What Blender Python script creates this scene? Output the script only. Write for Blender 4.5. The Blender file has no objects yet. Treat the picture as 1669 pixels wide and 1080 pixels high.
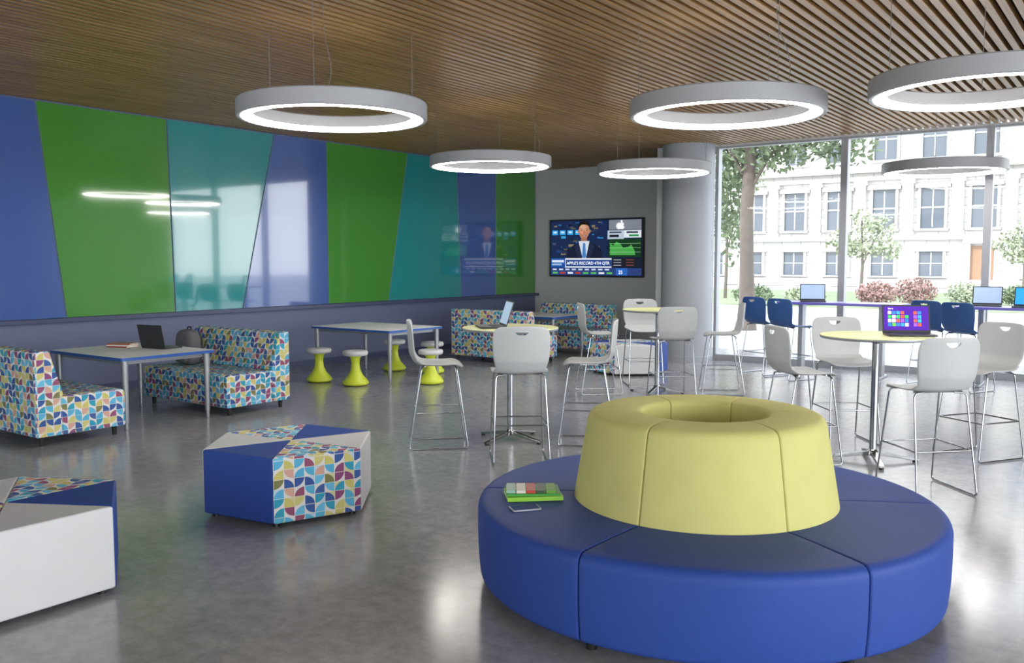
import bpy, bmesh, math, random
from mathutils import Vector, Matrix
random.seed(7)
scene = bpy.context.scene
col = scene.collection
try:
    scene.view_settings.view_transform = 'Standard'
except Exception:
    pass
H = 1.7
YAW = math.radians(36)
CY, SY = math.cos(YAW), math.sin(YAW)

def V(R, F):
    """plan point given as (sideways, ahead) metres from the viewpoint -> room axes"""
    return (CY*R - SY*F, SY*R + CY*F)

def face_rot(dx, dy):
    return math.atan2(dy, dx) - math.pi/2 + YAW

# ------------------------------------------------------------ materials
def lin(c):
    if isinstance(c, str):
        c = [int(c[i:i+2], 16)/255 for i in (0, 2, 4)]
    return tuple((x/12.92 if x <= 0.04045 else ((x+0.055)/1.055)**2.4) for x in c[:3]) + (1,)

def mat(name, color, rough=0.5, metal=0.0, emis=0.0, coat=0.0, noise=0.06, nscale=8.0, bump=0.0, bscale=200.0, spec=0.5):
    m = bpy.data.materials.new(name); m.use_nodes = True
    nt = m.node_tree; b = nt.nodes['Principled BSDF']
    c = lin(color)
    tc = nt.nodes.new('ShaderNodeTexCoord')
    if noise > 0:
        n = nt.nodes.new('ShaderNodeTexNoise'); n.inputs['Scale'].default_value = nscale; n.inputs['Detail'].default_value = 4
        nt.links.new(tc.outputs['Object'], n.inputs['Vector'])
        mx = nt.nodes.new('ShaderNodeMix'); mx.data_type = 'RGBA'
        mx.inputs[6].default_value = tuple(v*(1-noise) for v in c[:3]) + (1,)
        mx.inputs[7].default_value = tuple(min(1, v*(1+noise)) for v in c[:3]) + (1,)
        nt.links.new(n.outputs['Fac'], mx.inputs[0]); nt.links.new(mx.outputs[2], b.inputs['Base Color'])
    else:
        b.inputs['Base Color'].default_value = c
    b.inputs['Roughness'].default_value = rough
    b.inputs['Metallic'].default_value = metal
    b.inputs['Specular IOR Level'].default_value = spec
    if coat: b.inputs['Coat Weight'].default_value = coat; b.inputs['Coat Roughness'].default_value = 0.03
    if emis:
        b.inputs['Emission Color'].default_value = c; b.inputs['Emission Strength'].default_value = emis
    if bump:
        n2 = nt.nodes.new('ShaderNodeTexNoise'); n2.inputs['Scale'].default_value = bscale
        nt.links.new(tc.outputs['Object'], n2.inputs['Vector'])
        bp = nt.nodes.new('ShaderNodeBump'); bp.inputs['Strength'].default_value = bump; bp.inputs['Distance'].default_value = 0.004
        nt.links.new(n2.outputs['Fac'], bp.inputs['Height']); nt.links.new(bp.outputs['Normal'], b.inputs['Normal'])
    return m

def pattern_mat(name, cell=0.068):
    m = bpy.data.materials.new(name); m.use_nodes = True
    nt = m.node_tree; N = nt.nodes; L = nt.links; b = N['Principled BSDF']
    uv = N.new('ShaderNodeUVMap'); uv.uv_map = 'UVMap'
    sep = N.new('ShaderNodeSeparateXYZ'); L.new(uv.outputs[0], sep.inputs[0])
    def M(op, a, bb=None, c=None):
        n = N.new('ShaderNodeMath'); n.operation = op
        for i, v in enumerate((a, bb, c)):
            if v is None: continue
            if isinstance(v, (int, float)): n.inputs[i].default_value = v
            else: L.new(v, n.inputs[i])
        return n.outputs[0]
    sx = M('DIVIDE', sep.outputs[0], cell); sy = M('DIVIDE', sep.outputs[1], cell*0.9)
    cx = M('FLOOR', sx); cy = M('FLOOR', sy)
    fx = M('SUBTRACT', sx, cx); fy = M('SUBTRACT', sy, cy)
    px = M('FLOORED_MODULO', cy, 2.0)
    py = M('FLOORED_MODULO', M('ADD', cy, cx), 2.0)
    def flip(f, p):
        return M('ADD', f, M('MULTIPLY', p, M('SUBTRACT', 1.0, M('MULTIPLY', f, 2.0))))
    gx = flip(fx, px); gy = flip(fy, py)
    d = M('SQRT', M('ADD', M('MULTIPLY', gx, gx), M('MULTIPLY', gy, gy)))
    m1 = M('LESS_THAN', d, 0.98)
    m2 = M('GREATER_THAN', gx, 0.03); m3 = M('GREATER_THAN', gy, 0.03)
    mask = M('MULTIPLY', m1, M('MULTIPLY', m2, m3))
    cmb = N.new('ShaderNodeCombineXYZ'); L.new(cx, cmb.inputs[0]); L.new(cy, cmb.inputs[1])
    def ramp_of(vec, cols):
        wn = N.new('ShaderNodeTexWhiteNoise'); wn.noise_dimensions = '2D'; L.new(vec, wn.inputs['Vector'])
        ramp = N.new('ShaderNodeValToRGB'); ramp.color_ramp.interpolation = 'CONSTANT'
        el = ramp.color_ramp.elements
        while len(el) < len(cols): el.new(0.5)
        for i, c in enumerate(cols):
            el[i].position = i/len(cols); el[i].color = lin(c)
        L.new(wn.outputs['Value'], ramp.inputs[0]); return ramp.outputs[0]
    fg = ramp_of(cmb.outputs[0], ['56b0d8', '35569a', '8a4a78', 'c9c270', '2f9cba', 'cfa494', '66bade', '3f609c', 'ccc57c', '55aed4', '92506f', '365a9c', '7c7c50', '2f9cba'])
    cmb2 = N.new('ShaderNodeCombineXYZ'); L.new(M('ADD', cx, 91.0), cmb2.inputs[0]); L.new(M('ADD', cy, 17.0), cmb2.inputs[1])
    bgc = ramp_of(cmb2.outputs[0], ['dadad9', 'dadad9', 'dadad9', 'dadad9', 'cfca9c', 'dadad9', 'dadad9', 'b8cfdc', 'dadad9'])
    mx = N.new('ShaderNodeMix'); mx.data_type = 'RGBA'; L.new(bgc, mx.inputs[6])
    L.new(mask, mx.inputs[0]); L.new(fg, mx.inputs[7]); L.new(mx.outputs[2], b.inputs['Base Color'])
    b.inputs['Roughness'].default_value = 0.75
    return m

M_pat = pattern_mat('patterned_fabric')
M_blue = mat('blue_vinyl', '2b4793', 0.55, bump=0.12, bscale=350, spec=0.25)
M_white = mat('white_vinyl', 'c8cacd', 0.45, bump=0.08, bscale=350, noise=0.03, spec=0.35)
M_yel = mat('yellow_green_fabric', 'c5c37c', 0.8, bump=0.25, bscale=300, spec=0.3)
M_lime = mat('lime_plastic', 'c9d83e', 0.35)
M_greyp = mat('light_grey_plastic', 'b3b7b9', 0.45, noise=0.03, spec=0.35)
M_bluep = mat('blue_plastic', '2f558f', 0.35)
M_chrome = mat('chrome', 'a4a8ad', 0.14, 1.0, noise=0.02)
M_silver = mat('silver_paint', '989ca1', 0.4, 0.6, noise=0.03)
M_black = mat('black_plastic', '151618', 0.4)
M_dark = mat('dark_grey_plastic', '2b2d31', 0.4)
M_ytop = mat('pale_yellow_laminate', 'dbe0a4', 0.4, noise=0.03, spec=0.35)
M_wtop = mat('white_laminate', 'f0f2f4', 0.5, noise=0.02, spec=0.3)
M_bedge = mat('blue_edge_band', '2757a8', 0.4)
M_ptop = mat('violet_blue_laminate', 'a6a4da', 0.3, noise=0.03)
M_pedge = mat('violet_edge_band', '6e66c4', 0.35)
M_pages = mat('paper_pages', 'e8e4d8', 0.8)
M_lampw = mat('white_powder_coat', 'a8abb0', 0.45, noise=0.02)
M_glow = mat('lamp_diffuser', 'fff9f2', 0.5, emis=30.0, noise=0)
M_cable = mat('cable_grey', '77797c', 0.5)

# ------------------------------------------------------------ mesh helpers
def finish(me, smooth=35):
    me.update()
    if smooth is not None:
        me.polygons.foreach_set('use_smooth', [True]*len(me.polygons))
        me.set_sharp_from_angle(angle=math.radians(smooth))
    return me

def mesh_from(name, verts, faces, smooth=35):
    me = bpy.data.meshes.new(name); me.from_pydata([tuple(v) for v in verts], [], faces)
    bm = bmesh.new(); bm.from_mesh(me); bmesh.ops.recalc_face_normals(bm, faces=bm.faces); bm.to_mesh(me); bm.free()
    return finish(me, smooth)

def uvbox(me):
    uvl = me.uv_layers.new(name='UVMap') if not me.uv_layers else me.uv_layers[0]
    for p in me.polygons:
        n = p.normal
        if abs(n.z) > 0.7: t = Vector((1, 0, 0)); s = Vector((0, 1, 0))
        else:
            t = Vector((0, 0, 1)).cross(n); t.normalize(); s = Vector((0, 0, 1))
        for li in p.loop_indices:
            co = me.vertices[me.loops[li].vertex_index].co
            uvl.data[li].uv = (co.dot(t)+10.02, co.dot(s)+10.03)
    return me

def obj(name, me, mats, parent=None, loc=(0, 0, 0), rot=(0, 0, 0), bevel=0, seg=3, **props):
    o = bpy.data.objects.new(name, me); col.objects.link(o)
    o.location = loc; o.rotation_euler = rot
    if not isinstance(mats, (list, tuple)): mats = [mats]
    if len(me.materials) == 0:
        for m in mats: me.materials.append(m)
    if parent: o.parent = parent
    if bevel:
        b = o.modifiers.new('bevel', 'BEVEL'); b.width = bevel; b.segments = seg; b.limit_method = 'ANGLE'; b.angle_limit = math.radians(35); b.harden_normals = True
    for k, v in props.items(): o[k] = v
    return o

def root(name, label, category, loc=(0, 0, 0), rz=0, group=None):
    e = bpy.data.objects.new(name, None); col.objects.link(e); e.empty_display_size = 0.2
    e.location = loc; e.rotation_euler = (0, 0, rz)
    e['label'] = label; e['category'] = category
    if group: e['group'] = group
    return e

def dup(r, loc, rz=None, **props):
    n = r.copy(); col.objects.link(n); n.location = loc
    if rz is not None: n.rotation_euler = (0, 0, rz)
    for k, v in props.items(): n[k] = v
    def rec(src, dst):
        for c in src.children:
            k = c.copy(); col.objects.link(k); k.parent = dst; rec(c, k)
    rec(r, n)
    return n

def box(x0, x1, y0, y1, z0, z1, name='box', smooth=35):
    v = [(x, y, z) for z in (z0, z1) for y in (y0, y1) for x in (x0, x1)]
    f = [(0, 2, 3, 1), (4, 5, 7, 6), (0, 1, 5, 4), (2, 6, 7, 3), (0, 4, 6, 2), (1, 3, 7, 5)]
    return mesh_from(name, v, f, smooth)

def boxes(lst, name='boxes'):
    v = []; f = []
    for (x0, x1, y0, y1, z0, z1) in lst:
        o = len(v)
        v += [(x, y, z) for z in (z0, z1) for y in (y0, y1) for x in (x0, x1)]
        f += [tuple(o+i for i in q) for q in [(0, 2, 3, 1), (4, 5, 7, 6), (0, 1, 5, 4), (2, 6, 7, 3), (0, 4, 6, 2), (1, 3, 7, 5)]]
    return mesh_from(name, v, f)

def fillet(pts, r, closed=True, n=5):
    pts = [Vector(p) for p in pts]; out = []; N = len(pts)
    for i, c in enumerate(pts):
        ri = r[i] if isinstance(r, (list, tuple)) else r
        if (not closed and i in (0, N-1)) or ri <= 0: out.append(c); continue
        a = pts[i-1]-c; b = pts[(i+1) % N]-c
        ra = min(ri, a.length*0.49); rb = min(ri, b.length*0.49)
        p0 = c+a.normalized()*ra; p1 = c+b.normalized()*rb
        for k in range(n+1):
            t = k/n; out.append(p0*(1-t)**2 + c*2*t*(1-t) + p1*t*t)
    return out

def prism(poly, z0, z1, axis='z', name='prism', smooth=35):
    n = len(poly)
    def P(p, h):
        if axis == 'z': return (p[0], p[1], h)
        if axis == 'x': return (h, p[0], p[1])
        return (p[0], h, p[1])
    v = [P(p, z0) for p in poly]+[P(p, z1) for p in poly]
    f = [tuple(range(n)), tuple(range(2*n-1, n-1, -1))]+[(i, (i+1) % n, n+(i+1) % n, n+i) for i in range(n)]
    return mesh_from(name, v, f, smooth)

def lathe(prof, seg=48, name='lathe', closed=False, smooth=35):
    v = []; f = []; n = len(prof)
    for k in range(seg):
        a = 2*math.pi*k/seg
        for (r, z) in prof: v.append((r*math.cos(a), r*math.sin(a), z))
    for k in range(seg):
        for i in range(n if closed else n-1):
            j = (i+1) % n
            f.append((k*n+i, ((k+1) % seg)*n+i, ((k+1) % seg)*n+j, k*n+j))
    me = bpy.data.meshes.new(name); me.from_pydata(v, [], f)
    bm = bmesh.new(); bm.from_mesh(me); bmesh.ops.remove_doubles(bm, verts=bm.verts, dist=1e-5); bmesh.ops.recalc_face_normals(bm, faces=bm.faces); bm.to_mesh(me); bm.free()
    return finish(me, smooth)

def tube(pts, r, fil=0.0, closed=False, seg=10, r2=None, name='tube'):
    P = fillet(pts, fil, closed, 6) if fil else [Vector(p) for p in pts]
    n = len(P); v = []; f = []
    prev = None
    for i in range(n):
        if closed: t = (P[(i+1) % n]-P[i-1]).normalized()
        else: t = (P[min(i+1, n-1)]-P[max(i-1, 0)]).normalized()
        if prev is None:
            u = t.orthogonal().normalized()
        else:
            u = (prev - t*prev.dot(t)).normalized()
        prev = u; w = t.cross(u)
        if isinstance(r, (list, tuple)): rr = r[i]
        else: rr = r if r2 is None else r+(r2-r)*i/(n-1)
        for k in range(seg):
            a = 2*math.pi*k/seg; v.append(P[i]+u*math.cos(a)*rr+w*math.sin(a)*rr)
    for i in range(n if closed else n-1):
        j = (i+1) % n
        for k in range(seg):
            f.append((i*seg+k, i*seg+(k+1) % seg, j*seg+(k+1) % seg, j*seg+k))
    if not closed:
        f.append(tuple(range(seg))); f.append(tuple(range((n-1)*seg, n*seg)))
    return mesh_from(name, v, f, 50)

def join_meshes(lst, name='joined'):
    v = []; f = []
    for me in lst:
        o = len(v); v += [x.co.copy() for x in me.vertices]; f += [tuple(o+i for i in p.vertices) for p in me.polygons]
    return mesh_from(name, v, f)

def shell(fn, ns, nt_, th, name, sub=1, cutter=None):
    v = []; f = []
    for j in range(nt_+1):
        for i in range(ns+1):
            v.append(fn(-1+2*i/ns, j/nt_))
    for j in range(nt_):
        for i in range(ns):
            a = j*(ns+1)+i; f.append((a, a+1, a+ns+2, a+ns+1))
    me = bpy.data.meshes.new(name); me.from_pydata(v, [], f)
    o = bpy.data.objects.new('tmp', me); col.objects.link(o)
    s = o.modifiers.new('s', 'SOLIDIFY'); s.thickness = th; s.offset = 0
    if sub:
        ss = o.modifiers.new('ss', 'SUBSURF'); ss.levels = sub; ss.render_levels = sub
    co = None
    if cutter:
        co = bpy.data.objects.new('tmpc', cutter); col.objects.link(co)
        b = o.modifiers.new('b', 'BOOLEAN'); b.operation = 'DIFFERENCE'; b.object = co
    dg = bpy.context.evaluated_depsgraph_get(); dg.update()
    out = bpy.data.meshes.new_from_object(o.evaluated_get(dg))
    out.name = name
    bpy.data.objects.remove(o)
    if co: bpy.data.objects.remove(co)
    return finish(out, 45)

def text_mesh(s, size, name='text', align='LEFT', extrude=0.0):
    c = bpy.data.curves.new(name, 'FONT'); c.body = s; c.size = size; c.align_x = align; c.extrude = extrude
    o = bpy.data.objects.new('tmpt', c); col.objects.link(o)
    dg = bpy.context.evaluated_depsgraph_get(); dg.update()
    me = bpy.data.meshes.new_from_object(o.evaluated_get(dg)); bpy.data.objects.remove(o)
    me.transform(Matrix.Rotation(math.pi/2, 4, 'X'))
    return me

def ellipsoid(cx, cy, cz, rx, ry, rz, p=1.0, nu=24, nv=14, name='ell'):
    def sp(x, e): return math.copysign(abs(x)**e, x)
    v = []; f = []
    for j in range(nv+1):
        ph = -math.pi/2+math.pi*j/nv
        for i in range(nu):
            th = 2*math.pi*i/nu
            v.append((cx+rx*sp(math.cos(ph), p)*sp(math.cos(th), p), cy+ry*sp(math.cos(ph), p)*sp(math.sin(th), p), cz+rz*sp(math.sin(ph), p)))
    for j in range(nv):
        for i in range(nu):
            f.append((j*nu+i, j*nu+(i+1) % nu, (j+1)*nu+(i+1) % nu, (j+1)*nu+i))
    me = bpy.data.meshes.new(name); me.from_pydata(v, [], f)
    bm = bmesh.new(); bm.from_mesh(me); bmesh.ops.remove_doubles(bm, verts=bm.verts, dist=1e-5); bmesh.ops.recalc_face_normals(bm, faces=bm.faces); bm.to_mesh(me); bm.free()
    return finish(me, 60)

# ------------------------------------------------------------ room shell
XL, XR = -11.0, 8.0
YB, YF, YW = 16.0, -5.0, 14.3
ZC = 3.62

def floor_mat():
    m = bpy.data.materials.new('polished_concrete'); m.use_nodes = True
    nt = m.node_tree; N = nt.nodes; L = nt.links; b = N['Principled BSDF']
    tc = N.new('ShaderNodeTexCoord')
    n1 = N.new('ShaderNodeTexNoise'); n1.inputs['Scale'].default_value = 1.1; n1.inputs['Detail'].default_value = 8; n1.inputs['Roughness'].default_value = 0.62
    n2 = N.new('ShaderNodeTexNoise'); n2.inputs['Scale'].default_value = 11; n2.inputs['Detail'].default_value = 9; n2.inputs['Roughness'].default_value = 0.72
    n3 = N.new('ShaderNodeTexNoise'); n3.inputs['Scale'].default_value = 120; n3.inputs['Detail'].default_value = 2
    for n in (n1, n2, n3): L.new(tc.outputs['Object'], n.inputs['Vector'])
    r1 = N.new('ShaderNodeValToRGB'); r1.color_ramp.elements[0].position = 0.3; r1.color_ramp.elements[0].color = lin('93949a'); r1.color_ramp.elements[1].position = 0.7; r1.color_ramp.elements[1].color = lin('a9a8a9')
    L.new(n1.outputs['Fac'], r1.inputs[0])
    r2 = N.new('ShaderNodeValToRGB'); r2.color_ramp.elements[0].position = 0.35; r2.color_ramp.elements[0].color = (0.66, 0.66, 0.67, 1); r2.color_ramp.elements[1].position = 0.65; r2.color_ramp.elements[1].color = (1, 1, 1, 1)
    L.new(n2.outputs['Fac'], r2.inputs[0])
    mx = N.new('ShaderNodeMix'); mx.data_type = 'RGBA'; mx.blend_type = 'MULTIPLY'; mx.inputs[0].default_value = 0.85
    L.new(r1.outputs[0], mx.inputs[6]); L.new(r2.outputs[0], mx.inputs[7]); L.new(mx.outputs[2], b.inputs['Base Color'])
    mr = N.new('ShaderNodeMapRange'); mr.inputs[3].default_value = 0.13; mr.inputs[4].default_value = 0.22
    L.new(n2.outputs['Fac'], mr.inputs[0]); L.new(mr.outputs[0], b.inputs['Roughness'])
    bp = N.new('ShaderNodeBump'); bp.inputs['Strength'].default_value = 0.05; bp.inputs['Distance'].default_value = 0.002
    L.new(n3.outputs['Fac'], bp.inputs['Height']); L.new(bp.outputs[0], b.inputs['Normal'])
    b.inputs['Specular IOR Level'].default_value = 1.0
    return m

def wood_mat():
    m = bpy.data.materials.new('slat_wood'); m.use_nodes = True
    nt = m.node_tree; N = nt.nodes; L = nt.links; b = N['Principled BSDF']
    tc = N.new('ShaderNodeTexCoord'); mp = N.new('ShaderNodeMapping'); mp.inputs['Scale'].default_value = (10, 0.5, 10)
    L.new(tc.outputs['Object'], mp.inputs[0])
    n = N.new('ShaderNodeTexNoise'); n.inputs['Scale'].default_value = 2.2; n.inputs['Detail'].default_value = 5; L.new(mp.outputs[0], n.inputs['Vector'])
    r = N.new('ShaderNodeValToRGB'); r.color_ramp.elements[0].position = 0.3; r.color_ramp.elements[0].color = lin('8a6a40'); r.color_ramp.elements[1].position = 0.7; r.color_ramp.elements[1].color = lin('ae8a5c')
    L.new(n.outputs['Fac'], r.inputs[0]); L.new(r.outputs[0], b.inputs['Base Color']); b.inputs['Roughness'].default_value = 0.38
    return m

M_floor = floor_mat(); M_wood = wood_mat()
M_wall = mat('grey_wall_paint', 'c6c9cc', 0.7, noise=0.02, nscale=2)
M_wallb = mat('blue_grey_wall_paint', '6a7292', 0.5, noise=0.03, nscale=2)
M_ledge = mat('dark_blue_grey_ledge', '4c5474', 0.35, noise=0.03)
M_ceilb = mat('dark_ceiling_void', '2a221b', 0.8)
M_trimw = mat('white_trim', 'cacccf', 0.5, noise=0.02)
M_alu = mat('window_aluminium', 'a0a3a8', 0.4, 0.2, noise=0.03)

S = dict(kind='structure')
obj('floor', box(XL-0.2, XR+0.2, YF-0.2, YB+0.2, -0.15, 0.0), M_floor, **S)
obj('wall_left', box(XL-0.2, XL, YF, YB, 0, 3.9), M_wallb, **S)
obj('wall_back', box(XL-0.2, -6.96, YB, YB+0.2, 0, 3.9), M_wall, **S)
obj('wall_return', box(-7.1, -6.97, 14.05, YB, 0, 3.9), M_wall, **S)
obj('wall_rear', box(XL-0.2, XR+0.2, YF-0.2, YF, 0, 3.9), M_trimw, **S)
obj('wall_front', box(0.0, XR+0.2, YW-0.06, YW+0.06, 0, 3.6), M_wall, **S)  # unseen wall, put in to keep window reflections off the glass panels
obj('wall_right', box(XR, XR+0.15, 10.4, YW-0.06, 0, 3.48), M_wall, **S)  # unseen stretch, made solid so no bright window mirrors in the panels
# slatted ceiling : one mesh with void backing
def ceiling():
    bx = []
    x = XL+0.03
    while x < XR-0.05:
        bx.append((x, x+0.055, YF, YW+0.05 if x > -6.95 else YB, ZC, ZC+0.06)); x += 0.1
    me = boxes(bx, 'ceiling')
    bm = bmesh.new(); bm.from_mesh(me)
    for (xa, xb, ya, yb) in ((XL-0.2, -6.9, YF-0.2, YB+0.2), (-6.9, XR+0.2, YF-0.2, YW+0.25)):
        k = bmesh.ops.create_cube(bm, size=1, matrix=Matrix.Translation(((xa+xb)/2, (ya+yb)/2, 3.87)) @ Matrix.Diagonal((xb-xa, yb-ya, 0.3, 1)))
        for v in k['verts']:
            for f in v.link_faces: f.material_index = 1
    bm.to_mesh(me); bm.free()
    return obj('ceiling', me, [M_wood, M_ceilb], **S)
ceiling()
obj('trim_1', box(XL, XL+0.11, YF, YB, 0.93, 0.985), M_ledge, bevel=0.006, **S)
obj('baseboard_left', box(XL, XL+0.015, YF, YB, 0, 0.1), M_ledge, **S)
obj('baseboard_back', box(XL+0.015, -7.1, YB-0.015, YB, 0, 0.1), M_ledge, **S)
obj('trim_2', box(-6.1, XR+0.1, YW-0.04, YW+0.1, 3.59, 3.62), M_trimw, **S)

# windows
def glass_mat():
    m = bpy.data.materials.new('window_glass'); m.use_nodes = True
    nt = m.node_tree; N = nt.nodes; L = nt.links
    out = N['Material Output']; N.remove(N['Principled BSDF'])
    t = N.new('ShaderNodeBsdfTransparent'); t.inputs[0].default_value = (0.95, 0.97, 0.98, 1)
    g = N.new('ShaderNodeBsdfGlossy'); g.inputs['Roughness'].default_value = 0.02
    fr = N.new('ShaderNodeFresnel'); fr.inputs[0].default_value = 1.35
    mx = N.new('ShaderNodeMixShader'); L.new(fr.outputs[0], mx.inputs[0]); L.new(t.outputs[0], mx.inputs[1]); L.new(g.outputs[0], mx.inputs[2]); L.new(mx.outputs[0], out.inputs[0])
    return m
M_glass = glass_mat()
def window(name, length, loc, rz, z1=3.59):
    fr = [(0, 0.05, -0.07, 0.07, 0, z1), (length-0.05, length, -0.07, 0.07, 0, z1), (0.05, length-0.05, -0.05, 0.05, 0, 0.1), (0.05, length-0.05, -0.05, 0.05, z1-0.03, z1)]
    me = boxes(fr, name)
    bm = bmesh.new(); bm.from_mesh(me)
    vs = [bm.verts.new(p) for p in ((0.05, 0, 0.1), (length-0.05, 0, 0.1), (length-0.05, 0, z1-0.03), (0.05, 0, z1-0.03))]
    f = bm.faces.new(vs); f.material_index = 1
    bm.to_mesh(me); bm.free()
    return obj(name, me, [M_alu, M_glass], loc=loc, rot=(0, 0, rz), **S)
k = 1
for i in range(3):
    x0 = -6.1 if i == 0 else -6+2*i
    window('window_%d' % k, -4+2*i-x0, (x0, YW, 0), 0); k += 1
ys = [YF, -1.1, 2.8, 6.6, 10.4]  # unseen right-wall windows, added to let more daylight into the room
for i in range(4):
    window('window_%d' % k, ys[i+1]-ys[i], (XR+0.07, ys[i], 0), math.pi/2, 3.48); k += 1
obj('trim_3', box(XR, XR+0.15, YF, YW, 3.48, 3.75), M_trimw, **S)

# column
c = V(2.99, 15.2)
obj('trim_4', lathe([(0, 0), (0.445, 0), (0.445, 0.08), (0.435, 0.09), (0.435, 3.64), (0, 3.64)], 64), mat('column_paint', '9a9ea5', 0.55, 0.0, noise=0.02), loc=(c[0], c[1], 0), **S)

# coloured glass wall panels
def panel_mat(n, c): return mat(n, c, 0.08, coat=1.0, noise=0.02, nscale=1, spec=0.8)
PM = {'b': panel_mat('blue_back_painted_glass', '4b69ae'), 'g': panel_mat('green_back_painted_glass', '4c963c'), 't': panel_mat('teal_back_painted_glass', '2a9698')}
M_pe = mat('glass_edge', '8fb6bd', 0.15, noise=0.02)
bounds = [(-1.9, -2.3), (0.9, 0.7), (3.3, 3.6), (5.39, 5.67), (7.14, 7.19), (8.95, 8.31), (10.0, 10.0), (11.93, 11.4), (13.3, 13.42), (14.55, 14.55), (15.97, 15.97)]
cseq = ['g', 't', 'b', 'g', 't', 'b', 'g', 't', 'b', 'g']
cname = {'b': 'blue', 'g': 'green', 't': 'teal'}
for i in range(len(bounds)-1):
    (t0, b0), (t1, b1) = bounds[i], bounds[i+1]
    g = 0.012
    z0, z1 = 0.99, 3.6
    v = []
    for x in (XL+0.002, XL+0.022):
        v += [(x, b0+g, z0), (x, b1-g, z0), (x, t1-g, z1), (x, t0+g, z1)]
    f = [(0, 1, 2, 3), (7, 6, 5, 4), (0, 4, 5, 1), (1, 5, 6, 2), (2, 6, 7, 3), (3, 7, 4, 0)]
    me = mesh_from('wall_panel', v, f)
    me.materials.append(PM[cseq[i]]); me.materials.append(M_pe)
    for p in me.polygons:
        if abs(p.normal.x) < 0.5: p.material_index = 1
    obj('wall_panel', me, [], label='glossy %s glass wall panel with slanted edge' % cname[cseq[i]], category='wall panel', group='coloured glass panels on the wall')

# ------------------------------------------------------------ pendants
def ring_lamp():
    r = root('pendant_lamp', 'white ring pendant lamp with glowing underside hung on thin cables', 'lamp', group='ring pendant lamps')
    prof = [(0.728, 0.004), (0.757, 0.0), (0.765, 0.008), (0.765, 0.125), (0.755, 0.135), (0.65, 0.135), (0.64, 0.125), (0.64, 0.035), (0.655, 0.03), (0.655, 0.02), (0.728, 0.02)]
    obj('lamp_shade', lathe(prof, 96, closed=True), M_lampw, r)
    obj('light_diffuser', lathe([(0.728, 0.012), (0.725, 0.001), (0.66, 0.0), (0.645, 0.008), (0.64, 0.018), (0.64, 0.035)], 96, smooth=60), M_glow, r, label='glowing white ring diffuser')
    for a in (30, 150, 270):
        a = math.radians(a)
        obj('cable', tube([(0.7*math.cos(a), 0.7*math.sin(a), 0.13), (0.7*math.cos(a), 0.7*math.sin(a), ZC-2.85)], 0.0025, seg=5), M_cable, r)
    obj('power_cord', tube([(0.1, -0.68, 0.13), (0.13, -0.67, 0.25), (0.10, -0.66, 0.4), (0.06, -0.6, 0.55), (0.05, -0.58, ZC-2.85)], 0.0028, 0.1, seg=6), M_cable, r)
    return r
rings = [(-1.46, 7.37, 2.84), (1.71, 7.2, 2.84), (3.30, 6.3, 2.85), (-0.27, 11.3, 2.86), (1.92, 12.15, 2.86), (5.72, 11.9, 2.85)]
L0 = ring_lamp()
for i, (R, F, z) in enumerate(rings):
    x, y = V(R, F)
    if i == 0: L0.location = (x, y, z); L0.rotation_euler = (0, 0, YAW)
    else: dup(L0, (x, y, z), YAW+0.3*i)

# ------------------------------------------------------------ round banquette
def arc_segment(prof, a0, a1, name, rd=0.02, n=14):
    P = [Vector(p) for p in prof]; m = len(P)
    area = sum(P[i].x*P[(i+1) % m].y-P[(i+1) % m].x*P[i].y for i in range(m))
    sg = 1 if area > 0 else -1
    nor = []
    for i in range(m):
        t = (P[(i+1) % m]-P[i-1]).normalized(); nor.append(Vector((-t.y, t.x))*sg)
    rm = 1.0 if max(p.x for p in P) > 1 else 0.6
    ea = rd/rm
    angs = [(a0+0.002+ea*x, x) for x in (0, 0.06, 0.2, 0.45, 0.75)]
    angs += [(a0+0.002+ea+(a1-a0-0.004-2*ea)*i/n, 1) for i in range(n+1)]
    angs += [(a1-0.002-ea*x, x) for x in (0.75, 0.45, 0.2, 0.06, 0)]
    v = []; f = []
    for a, x in angs:
        d = rd*(1-math.sqrt(max(0, 1-(1-x)**2)))
        for p, nn in zip(P, nor):
            q = p+nn*d; v.append((q.x*math.cos(a), q.x*math.sin(a), q.y))
    K = len(angs)
    for k in range(K-1):
        for i in range(m):
            j = (i+1) % m; f.append((k*m+i, k*m+j, (k+1)*m+j, (k+1)*m+i))
    f.append(tuple(range(m))); f.append(tuple(range((K-1)*m, K*m)))
    return mesh_from(name, v, f, 50)

cx, cy = V(1.015, 4.63)
rb = root('round_ottoman', 'round blue vinyl ottoman with a yellow-green upholstered ring backrest', 'ottoman', (cx, cy, 0), YAW)
seatp = fillet([(0.5, 0.06), (1.18, 0.06), (1.195, 0.2), (1.195, 0.457), (0.85, 0.458), (0.5, 0.45)], [0, 0.025, 0.1, 0.06, 0.1, 0], True, 7)
backp = fillet([(0.33, 0.44), (0.685, 0.44), (0.648, 0.66), (0.605, 0.905), (0.46, 0.922), (0.325, 0.91)], [0, 0.02, 0.2, 0.045, 0.1, 0.035], True, 7)
for i in range(6):
    a0 = math.radians(-128+60*i); a1 = a0+math.radians(60)
    obj('seat_cushion', arc_segment(seatp, a0, a1, 'seat_cushion', 0.01), M_blue, rb)
for i in range(6):
    a0 = math.radians(-128+60*i); a1 = a0+math.radians(60)
    obj('backrest_cushion', arc_segment(backp, a0, a1, 'backrest_cushion', 0.01), M_yel, rb, label='yellow-green fabric backrest section')
for i in range(6):
    a = math.radians(-128+60*i)
    for r_ in (1.08, 0.6):
        obj('foot', lathe([(0, 0), (0.024, 0), (0.026, 0.07), (0, 0.07)], 16), M_black, rb, loc=(r_*math.cos(a), r_*math.sin(a), 0))

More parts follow.
